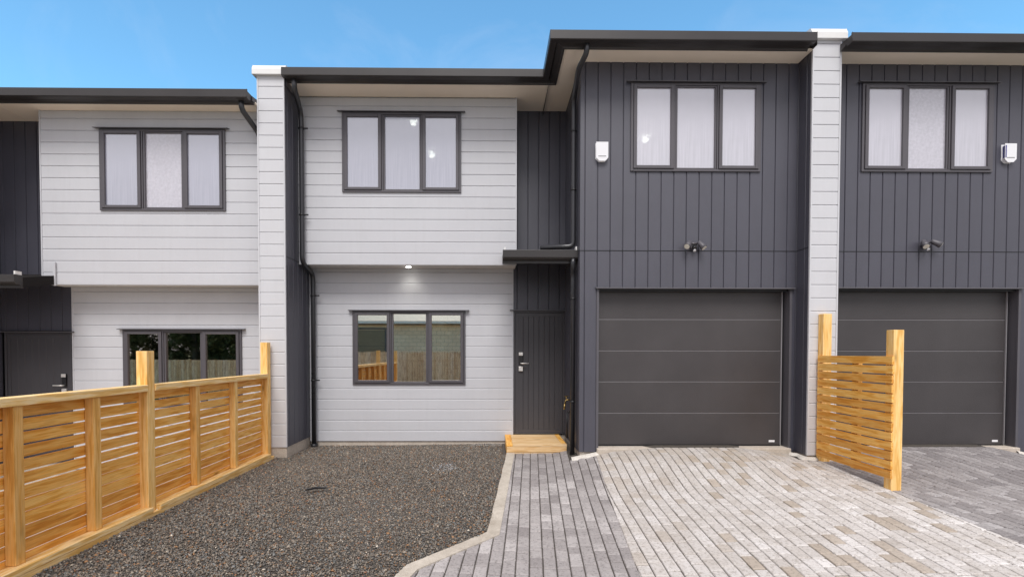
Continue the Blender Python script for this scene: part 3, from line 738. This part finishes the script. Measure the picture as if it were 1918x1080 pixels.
def clip(poly, a, b_, c):      # keep a*x+b*y+c >= 0
    out = []
    for i in range(len(poly)):
        p, q = poly[i], poly[(i+1) % len(poly)]
        dp, dq = a*p[0]+b_*p[1]+c, a*q[0]+b_*q[1]+c
        if dp >= 0: out.append(p)
        if (dp >= 0) != (dq >= 0):
            t_ = dp/(dp-dq); out.append((p[0]+(q[0]-p[0])*t_, p[1]+(q[1]-p[1])*t_))
    return out
def halfplane_left(p, q, keep_right=True):   # line p->q, keep the right-hand side
    a, b_ = (q[1]-p[1]), -(q[0]-p[0]); c = -(a*p[0]+b_*p[1]); 
    return (a, b_, c) if keep_right else (-a, -b_, -c)
def pavers(name, mat, ang, origin, x0, x1, y0, y1, planes, tonef, pitch=.105, lens=(.125, .16, .18, .21)):
    mb = MB(); ca, sa = math.cos(ang), math.sin(ang)
    def wpt(u, v): return (origin[0]+u*ca+v*sa, origin[1]-u*sa+v*ca)
    for r in range(-70, 90):
        u0 = r*pitch; v = -6+random.uniform(0, .2); amp = random.uniform(-.0015, .0015)
        while v < 5:
            L_ = random.choice(lens); g_ = .0042; g2 = .0045
            cx, cy = wpt(u0+pitch/2, v+L_/2)
            if x0-.2 < cx < x1+.2 and y0-.2 < cy < y1+.2:
                j = lambda: random.uniform(-.0012, .0012)
                q = [wpt(u0+g_+j(), v+g2+j()), wpt(u0+pitch-g_+j(), v+g2+j()), wpt(u0+pitch-g_+j(), v+L_-g2+j()), wpt(u0+g_+j(), v+L_-g2+j())]
                for pl in planes(cx, cy):
                    q = clip(q, *pl)
                    if len(q) < 3: break
                if len(q) >= 3:
                    mx = sum(p[0] for p in q)/len(q); my = sum(p[1] for p in q)/len(q)
                    tn = tonef(cx, cy, r); zj = random.uniform(-.0016, .0016); tx, ty = random.uniform(-.010, .010), random.uniform(-.010, .010)
                    zf = lambda p: h(p[0], p[1])+zj+(p[0]-mx)*tx+(p[1]-my)*ty
                    inn = []
                    for p in q:
                        dx, dy = mx-p[0], my-p[1]; l = math.hypot(dx, dy) or 1; k_ = min(random.uniform(.007, .012)/l, .4)
                        inn.append((p[0]+dx*k_, p[1]+dy*k_))
                    n = len(mb.v); m_ = len(q)
                    mb.v += [(p[0], p[1], zf(p)) for p in inn] + [(p[0], p[1], zf(p)-.007) for p in q] + [(p[0], p[1], zf(p)-.04) for p in q]
                    mb.f.append(tuple(n+i for i in range(m_))); mb.t.append(tn); mb.sm.append(False)
                    for i in range(m_):
                        k2 = (i+1) % m_
                        mb.f.append((n+i, n+m_+i, n+m_+k2, n+k2)); mb.t.append(tn); mb.sm.append(False)
                        mb.f.append((n+m_+i, n+2*m_+i, n+2*m_+k2, n+m_+k2)); mb.t.append(tn); mb.sm.append(False)
            v += L_
    return mb.build(name, mat, kind='structure')
BND = ((1.085, 3.5), (1.372, 6.3))
KA, KB, KC, KD = (.255, 6.9), (.008, 4.26), (-.615, 3.66), (-.72, 3.3)
bnd_r = halfplane_left(BND[0], BND[1], True)
bnd_l = halfplane_left(BND[0], BND[1], False)
def walk_planes(cx, cy):
    pl = [bnd_l, (0, -1, 6.928)]
    if cx > 1.08: pl.append((0, -1, 6.44))
    if cy > 4.26 and cx < .6: pl.append(halfplane_left(KB, KA))
    elif cy <= 4.26: pl.append(halfplane_left(KC, KB) if cy > 3.64 else halfplane_left((-.83, 2.0), (-.65, 3.64)))
    return pl
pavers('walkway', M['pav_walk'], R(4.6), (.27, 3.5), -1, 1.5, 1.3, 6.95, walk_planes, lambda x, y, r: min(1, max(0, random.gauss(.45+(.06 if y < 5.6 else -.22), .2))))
def drive_planes(cx, cy):
    pl = [bnd_r, (-1, 0, 4.215)]
    if cx > 4.0: pl.append((0, -1, 6.12))
    else: pl.append((0, -1, 6.415))
    return pl
from mathutils import noise as mn
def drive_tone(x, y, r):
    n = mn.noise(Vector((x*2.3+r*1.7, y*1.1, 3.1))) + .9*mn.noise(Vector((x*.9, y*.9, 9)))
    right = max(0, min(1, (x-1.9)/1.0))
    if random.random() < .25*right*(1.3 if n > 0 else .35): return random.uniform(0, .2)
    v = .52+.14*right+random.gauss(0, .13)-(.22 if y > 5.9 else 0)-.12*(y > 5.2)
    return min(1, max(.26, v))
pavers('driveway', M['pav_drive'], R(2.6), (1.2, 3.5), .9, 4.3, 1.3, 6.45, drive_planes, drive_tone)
def side_planes(cx, cy):
    return [(1, 0, -4.217), (0, -1, 6.14 if cx < 4.5 else 6.415)] if cx < 7.2 else [(0, -1, 6.9)]
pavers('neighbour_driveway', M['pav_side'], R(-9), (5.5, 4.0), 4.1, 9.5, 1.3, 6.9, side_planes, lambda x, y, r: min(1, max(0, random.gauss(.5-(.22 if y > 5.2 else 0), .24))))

# kerb: mitred concrete strip
mb = MB(); pts = [(-.84, 1.35), (-.68, 3.46), (-.615, 3.66), (.008, 4.26), (.262, 6.925)]
w = .056
P = [Vector(p) for p in pts]; L_, R_ = [], []
for i in range(len(P)):
    ds = ([(P[i]-P[i-1]).normalized()] if i else []) + ([(P[i+1]-P[i]).normalized()] if i < len(P)-1 else [])
    ns = [Vector((-d_.y, d_.x)) for d_ in ds]; m_ = ns[0] if len(ns) == 1 else (ns[0]+ns[1]).normalized()
    m_ = m_/max(.3, m_.dot(ns[0])); L_.append(P[i]+m_*w); R_.append(P[i]-m_*w)
def seg(a, b_, n): return [a.lerp(b_, k/n) for k in range(n)]
LL_, RR_ = [], []
for i in range(len(P)-1): LL_ += seg(L_[i], L_[i+1], 14); RR_ += seg(R_[i], R_[i+1], 14)
LL_.append(L_[-1]); RR_.append(R_[-1])
def kz(p): return h(max(p.x, .0), p.y)+.010
for i in range(len(LL_)-1):
    a, b_, c, d_ = LL_[i], LL_[i+1], RR_[i+1], RR_[i]
    z = [kz((x+y)/2)+random.uniform(-.001, .001)*0 for x, y in ((a, d_), (b_, c))]
    ja = .004*math.sin(i*1.9); jb = .004*math.sin((i+1)*1.9)
    mb.quad((a.x+ja, a.y, z[0]), (d_.x, d_.y, z[0]-.004), (c.x, c.y, z[1]-.004), (b_.x+jb, b_.y, z[1]), sm=True)
    mb.quad((a.x+ja, a.y, z[0]), (b_.x+jb, b_.y, z[1]), (b_.x+jb, b_.y, z[1]-.15), (a.x+ja, a.y, z[0]-.15))
    mb.quad((d_.x, d_.y, z[0]-.004), (d_.x, d_.y, z[0]-.15), (c.x, c.y, z[1]-.15), (c.x, c.y, z[1]-.004))
mb.build('kerb', M['kerb'], kind='structure')

# mortar haunching where the paving meets the walls
def haunch(name, path, wid, hgt):
    mb = MB(); n = len(path); prev = None
    P = [Vector(p) for p in path]; Q = []
    for i in range(len(P)-1):
        k = max(2, int((P[i+1]-P[i]).length/.03)); Q += seg(P[i], P[i+1], k)
    Q.append(P[-1])
    rows = []
    for i, p in enumerate(Q):
        d_ = (Q[min(i+1, len(Q)-1)]-Q[max(i-1, 0)]).normalized(); nn = Vector((d_.y, -d_.x))
        ww = wid*(.65+.6*mn.noise(Vector((i*.35, wid*9, 0)))+.1); z = h(p.x, p.y)
        e = p+nn*ww
        rows.append([(p.x, p.y, z+hgt), (p.x+nn.x*ww*.55, p.y+nn.y*ww*.55, z+hgt*.55+random.uniform(0, .004)), (e.x, e.y, h(e.x, e.y)-.004)])
    for a, b_ in zip(rows[:-1], rows[1:]):
        for k in range(2): mb.quad(a[k], b_[k], b_[k+1], a[k+1], sm=True)
    return mb.build(name, M['mortar'], kind='structure')
haunch('mortar_strip', [(1.06, 6.47), (1.42, 6.47)], .10, .03)
haunch('mortar_strip', [(4.0, 6.43), (4.06, 6.36), (4.07, 6.22), (4.10, 6.19), (4.46, 6.19)], .075, .03)
haunch('mortar_strip', [(7.08, 6.43), (7.45, 6.44)], .07, .03)

# gravel: individual stones near and far, one uncountable cover
def stones():
    N = 125000
    x = rng.uniform(-3.10, .20, N*2); y = rng.uniform(2.6, 7.79, N*2)
    kx = np.interp(y, [p[0] for p in KP]+[6.93], [p[1] for p in KP]+[.20]); kx0 = np.interp(y, [p[0] for p in KP], [p[1] for p in KP])
    ok = (x < kx-np.where(y < 4.3, .068, .054)) & ~((x < -2.93) & (y > 6.92))
    x = x[ok][:N]; y = y[ok][:N]; kx0 = kx0[ok][:N]; n = len(x)
    t = np.clip((x+3.1)/(kx0+3.1), 0, 1)**1.3; zb = (1-t)*(-.005)+t*np.minimum(.03, -.055*(6.2-y)-.004)
    s = rng.lognormal(math.log(.0061), .33, n).clip(.003, .014)
    z = zb+rng.uniform(-.002, .006, n)+.006*np.sin(x*2.1+1)*np.sin(y*1.7)
    base_ = np.array([[1, 0, 0], [0, 1, 0], [-1, 0, 0], [0, -1, 0], [0, 0, 1], [0, 0, -1]], float)
    tri = np.array([[0, 1, 4], [1, 2, 4], [2, 3, 4], [3, 0, 4], [1, 0, 5], [2, 1, 5], [3, 2, 5], [0, 3, 5]])
    V = base_[None]*(1+rng.uniform(-.35, .35, (n, 6, 3))) + rng.uniform(-.3, .3, (n, 6, 3))
    V *= s[:, None, None]*np.stack([rng.uniform(.8, 1.4, n), rng.uniform(.8, 1.4, n), rng.uniform(.55, .95, n)], 1)[:, None, :]
    a = rng.uniform(0, 2*np.pi, n); tl = rng.uniform(-.6, .6, n)
    ca, sa, ct, st_ = np.cos(a), np.sin(a), np.cos(tl), np.sin(tl)
    X = V[..., 0]; Y = V[..., 1]*ct[:, None]-V[..., 2]*st_[:, None]; Z = V[..., 1]*st_[:, None]+V[..., 2]*ct[:, None]
    X, Y = X*ca[:, None]-Y*sa[:, None], X*sa[:, None]+Y*ca[:, None]
    co = np.stack([X+x[:, None], Y+y[:, None], Z+z[:, None]], 2).reshape(-1, 3)
    idx = (tri[None]+6*np.arange(n)[:, None, None]).reshape(-1, 3)
    me = bpy.data.meshes.new('gravel'); me.vertices.add(len(co)); me.vertices.foreach_set('co', co.ravel())
    me.loops.add(idx.size); me.loops.foreach_set('vertex_index', idx.ravel().astype(np.int32))
    me.polygons.add(len(idx)); me.polygons.foreach_set('loop_start', np.arange(0, idx.size, 3, dtype=np.int32)); me.polygons.foreach_set('loop_total', np.full(len(idx), 3, dtype=np.int32))
    pal = np.array([[.20, .175, .15], [.13, .12, .112], [.27, .245, .215], [.17, .185, .195], [.30, .17, .085], [.09, .082, .078], [.36, .33, .29], [.24, .12, .075], [.62, .58, .52]])
    pr = np.array([.25, .22, .12, .17, .065, .12, .035, .015, .005])
    ci = rng.choice(len(pal), n, p=pr); col = pal[ci]*rng.uniform(.75, 1.3, (n, 1))*np.array([1.12, 1.05, .95])
    # a dusty pale patch spilled on the stones
    dd = np.hypot((x+.62)/.16, (y-6.30)/.20); pm = (dd < 1) & (rng.random(n) < .45*(1-dd*.6)); col[pm] = np.array([.46, .46, .47])*rng.uniform(.6, 1.2, (pm.sum(), 1))
    dd = (y > 7.62) & (x > -.35); pm = dd & (rng.random(n) < .6); col[pm] = np.array([.40, .37, .34])*rng.uniform(.7, 1.2, (pm.sum(), 1))
    cc = np.ones((len(idx), 4)); cc[:, :3] = np.repeat(col, 8, axis=0)
    at = me.attributes.new('stone', 'FLOAT_COLOR', 'FACE'); at.data.foreach_set('color', cc.ravel())
    me.materials.append(M['stone']); me.update(calc_edges=True); me.validate()
    o = bpy.data.objects.new('gravel', me); C.objects.link(o); tag(o, kind='stuff', label='brown and grey gravel covering the small front yard', cat='gravel')
stones()
# small litter on the gravel
mb = MB(); mb.prism([(0, 0), (.12, .012), (.20, .006), (.20, .018), (.11, .030), (0, .012)], 0, .03, lambda a, b_, t_: (-2.02+a, 5.20+t_+a*.25, .012+b_))
mb.build('bark_offcut', M['black'], None, label='dark sliver of bark lying on the gravel near the fence', cat='debris')

# ================================================================ across the street (seen in the window reflections)
pf = empty('paling_fence', (-5, -6, -.45), 'weathered vertical paling fence reflected in the lower windows', 'fence')
mb = MB(); x = -22.0
while x < 8:
    wv = .095; step = 0 if x > -8.2 else -.36
    top = 1.52+step+random.uniform(-.02, .02)
    mb.prism([(0, -.42), (wv, -.42), (wv, top-.02), (wv*.75, top+.02), (wv*.25, top+.02), (0, top-.02)], 0, .018, lambda a, b_, t_: (x+a, -6+t_, b_), random.random())
    x += .112
mb.build('palings', M['paling'], pf)
mb = MB()
for z in (.1, 1.1): mb.box(-22, 8, -6.06, -6.002, z, z+.075, .4)
mb.build('rail', M['paling'], pf)
for x in range(-22, 9, 3):
    mb = MB(); mb.box(x, x+.1, -6.17, -6.061, -.45, 1.15); mb.build('post', M['paling'], pf)
# opposite house
m, t, b = base('cream_brick'); v = coords(t)
br = t.new('ShaderNodeTexBrick'); br.inputs['Scale'].default_value = 1; br.inputs['Brick Width'].default_value = .40; br.inputs['Row Height'].default_value = .19
br.inputs['Mortar Size'].default_value = .008; br.inputs['Color1'].default_value = (.90, .74, .54, 1); br.inputs['Color2'].default_value = (.80, .64, .46, 1); br.inputs['Mortar'].default_value = (.38, .33, .28, 1)
mp = t.new('ShaderNodeMapping'); mp.inputs['Rotation'].default_value = (R(90), 0, 0); t.link(v, mp.inputs[0]); t.link(mp.outputs[0], br.inputs[0])
t.link(br.outputs[0], b.inputs['Base Color']); b.inputs['Roughness'].default_value = .9; M['brick'] = m
oh = empty('brick_house', (-3, -10, -.45), 'low cream brick house with a grey roof reflected in the ground floor window', 'house')
mb = MB(); mb.box(-8.9, 6, -16, -9, -.45, 2.9); mb.build('wall', M['brick'], oh)
mb = MB(); mb.box(-9.4, 6.5, -16.5, -8.45, 2.95, 3.05); mb.build('eave_board', M['cap'], oh)
mb = MB(); mb.prism([(-8.42, 3.06), (-16.55, 3.06), (-12.5, 4.9)], -9.5, 6.6, lambda a, b_, t_: (t_, a, b_)); mb.build('roof', M['roofgrey'] if 'roofgrey' in M else paint('roof_grey', (.30, .33, .31), .5), oh)
mb = MB(); ring(mb, -6.95, -5.35, 1.35, 2.75, -6.85, -5.45, 1.43, 2.67, -8.99, -8.93); wf = mb.build('window', M['dark2'], oh)
mb = MB()
for k in range(24): mb.box(-6.85, -5.45, -8.985, -8.965, 1.44+k*.05, 1.44+k*.05+.032, .5)
mb.build('blind', paint('blind_brown', (.20, .17, .12), .6), wf)

rb = empty('rear_fence', (-2, 17, -.45), 'pale rear boundary fence glimpsed through the back door beyond the ground floor room', 'fence')
mb = MB(); x = -9.0
while x < 6:
    mb.box(x, x+.14, 17.0, 17.02, -.45, 3.0, random.random()); x += .143
mb.build('palings', M['palepaling'], rb)
mb = MB(); mb.box(-9, 6, 17.021, 17.07, 2.2, 2.3, .5); mb.build('rail', M['palepaling'], rb)

# trees behind the left part of the far fence
def leaf_mat(name, a, b_):
    m, t, bb = base(name); t.link(ramp(t, attr(t), [(0, a), (1, b_)]), bb.inputs['Base Color']); bb.inputs['Roughness'].default_value = .6; return m
M['leaf'] = leaf_mat('tree_leaf', (.03, .042, .014), (.10, .12, .045)); M['bark'] = paint('bark', (.10, .075, .05), .9, .2, 20, .8)
def tree(x, y, hh, rr, label):
    tr = empty('broadleaf_tree', (x, y, -.45), label, 'tree', 'trees behind the far paling fence')
    mb = MB(); mb.tube([(x, y, -.45), (x+.05, y, hh*.35), (x-.08, y+.1, hh*.6), (x, y, hh*.8)], [.16, .13, .09, .04], 10)
    for k in range(7):
        a = k*2.4; z = hh*(.3+.07*k); mb.tube([(x, y, z), (x+math.cos(a)*rr*.4, y+math.sin(a)*rr*.4, z+.4), (x+math.cos(a)*rr*.8, y+math.sin(a)*rr*.8, z+.7)], [.06, .04, .015], 6)
    mb.build('trunk', M['bark'], tr)
    mb = MB()
    cl = []
    for k in range(95):
        a = random.uniform(0, 6.283); q = math.sqrt(random.random()); z = random.uniform(.12, 1.0)
        rad = rr*(1-.45*abs(z-.5)*2*.8)*q; cl.append((x+math.cos(a)*rad, y+math.sin(a)*rad, -.2+z*hh, random.uniform(.35, .7)))
    for cx, cy, cz, cr in cl:
        for k in range(110):
            d_ = Vector((random.gauss(0, 1), random.gauss(0, 1), random.gauss(0, 1))).normalized()*cr*random.random()**.4
            p = Vector((cx, cy, cz))+d_; u = Vector((random.gauss(0, 1), random.gauss(0, 1), random.gauss(0, 1))).normalized(); w_ = u.orthogonal().normalized()
            s_ = random.uniform(.07, .14)
            mb.quad(p-u*s_, p+w_*s_*.5, p+u*s_, p-w_*s_*.5, random.random())
    mb.build('crown', M['leaf'], tr)
tree(-17.3, -8.6, 4.6, 2.2, 'dark leafy tree reflected in the left pane of the lower left window')
tree(-14.3, -8.4, 4.9, 2.3, 'dark leafy tree reflected in the middle pane of the lower left window')
tree(-11.4, -8.3, 4.7, 2.4, 'dark leafy tree reflected in the right pane of the lower left window')
tree(-15.8, -11.5, 5.6, 3.0, 'taller dark tree standing behind the other trees beyond the far paling fence')
tree(-12.6, -11.8, 5.4, 3.0, 'taller dark tree standing next to the brick house beyond the far paling fence')

# ================================================================ light
EL, AZ = R(54), R(184)
W = bpy.data.worlds.new('World'); S.world = W; W.use_nodes = True; t = NT(W); bg = t.n['Background']
sky = t.new('ShaderNodeTexSky', sky_type='NISHITA'); sky.sun_disc = False; sky.sun_elevation = EL; sky.sun_rotation = AZ
sky.air_density = 1.0; sky.dust_density = .3; sky.ozone_density = 2.0; sky.altitude = 50
tc = t.new('ShaderNodeTexCoord'); sp = t.new('ShaderNodeSeparateXYZ'); t.link(tc.outputs['Generated'], sp.inputs[0])
cl = t.new('ShaderNodeTexNoise'); cl.inputs['Scale'].default_value = 2.6; cl.inputs['Detail'].default_value = 7; cl.inputs['Roughness'].default_value = .55
t.link(tc.outputs['Generated'], cl.inputs['Vector'])
ma = t.new('ShaderNodeMath', operation='MULTIPLY_ADD'); t.link(cl.outputs['Fac'], ma.inputs[0]); ma.inputs[1].default_value = -.5; t.link(sp.outputs['Y'], ma.inputs[2])
mr = t.new('ShaderNodeMapRange', interpolation_type='SMOOTHSTEP'); t.link(ma.outputs[0], mr.inputs[0])
mr.inputs['From Min'].default_value = .30; mr.inputs['From Max'].default_value = .05; mr.inputs['To Min'].default_value = 0; mr.inputs['To Max'].default_value = 1
# thin high wisps on the blue side
wn = t.new('ShaderNodeTexNoise'); wn.inputs['Scale'].default_value = 3.4; wn.inputs['Detail'].default_value = 8; wn.inputs['Roughness'].default_value = .62; wn.inputs['Distortion'].default_value = .6
t.link(tc.outputs['Generated'], wn.inputs['Vector'])
wr = t.new('ShaderNodeMapRange'); t.link(wn.outputs['Fac'], wr.inputs[0]); wr.inputs['From Min'].default_value = .52; wr.inputs['From Max'].default_value = .80; wr.inputs['To Max'].default_value = .16
mx = t.new('ShaderNodeMath', operation='MAXIMUM'); t.link(mr.outputs[0], mx.inputs[0]); t.link(wr.outputs[0], mx.inputs[1])
ab = t.new('ShaderNodeMath', operation='ABSOLUTE'); t.link(sp.outputs['X'], ab.inputs[0])
sd = t.new('ShaderNodeMapRange', interpolation_type='SMOOTHSTEP'); t.link(ab.outputs[0], sd.inputs[0]); sd.inputs['From Min'].default_value = .35; sd.inputs['From Max'].default_value = .95; sd.inputs['To Min'].default_value = 1; sd.inputs['To Max'].default_value = .80
ccol0 = ramp(t, cl.outputs['Fac'], [(.35, (7.6, 7.5, 8.3)), (.65, (9.8, 9.6, 10.2))])
vs = t.new('ShaderNodeVectorMath', operation='SCALE'); t.link(ccol0, vs.inputs[0]); t.link(sd.outputs[0], vs.inputs['Scale']); ccol = vs.outputs[0]
CLOUD, SKYG = t.new('ShaderNodeMix', data_type='RGBA', blend_type='MULTIPLY'), None
gain = mixc(t, 1.0, sky.outputs[0], (1.55, 2.35, 2.35), 'MULTIPLY')
fin = mixc(t, mx.outputs[0], gain, ccol)
t.n.remove(CLOUD)
t.link(fin, bg.inputs[0]); bg.inputs[1].default_value = .10
sun = bpy.data.lights.new('sun', 'SUN'); sun.energy = 2.2; sun.angle = R(26); sun.color = (1, .975, .94)
so = bpy.data.objects.new('sun', sun); C.objects.link(so)
dv = Vector((-math.sin(R(4))*math.cos(EL), -math.cos(R(4))*math.cos(EL), math.sin(EL)))   # towards the sun
so.rotation_euler = dv.to_track_quat('Z', 'Y').to_euler(); so.location = (-5, -10, 15)

# ================================================================ camera
cam = bpy.data.cameras.new('camera'); co = bpy.data.objects.new('camera', cam); C.objects.link(co); S.camera = co
pt, yw, rl, PX, PY, F = 2.12289502e-02, -1.11564246e-02, 1.21980388e-03, 932.72, 679.43, 905.
cx_, sx_, cy_, sy_, cr_, sr_ = math.cos(pt), math.sin(pt), math.cos(yw), math.sin(yw), math.cos(rl), math.sin(rl)
Rp = Matrix(((1, 0, 0), (0, cx_, -sx_), (0, sx_, cx_))); Ry = Matrix(((cy_, 0, sy_), (0, 1, 0), (-sy_, 0, cy_))); Rr = Matrix(((cr_, -sr_, 0), (sr_, cr_, 0), (0, 0, 1)))
Rm = Rr @ Rp @ Ry                                   # world (x right, y down, z forward) to camera
A_ = Matrix(((1, 0, 0), (0, 0, -1), (0, 1, 0)))      # blender world to that frame
Bm = Matrix(((1, 0, 0), (0, -1, 0), (0, 0, -1)))
rot = (Bm @ Rm @ A_).transposed()
co.matrix_world = Matrix.Translation((0, 0, 1.5)) @ rot.to_4x4()
cam.sensor_width = 36; cam.lens = F/1918*36
cam.shift_x = (959-PX)/1918; cam.shift_y = (PY-540)/1918
cam.clip_start = .05; cam.clip_end = 3000

S.view_settings.view_transform = 'Standard'; S.view_settings.look = 'None'; S.view_settings.exposure = .28; S.view_settings.gamma = 1
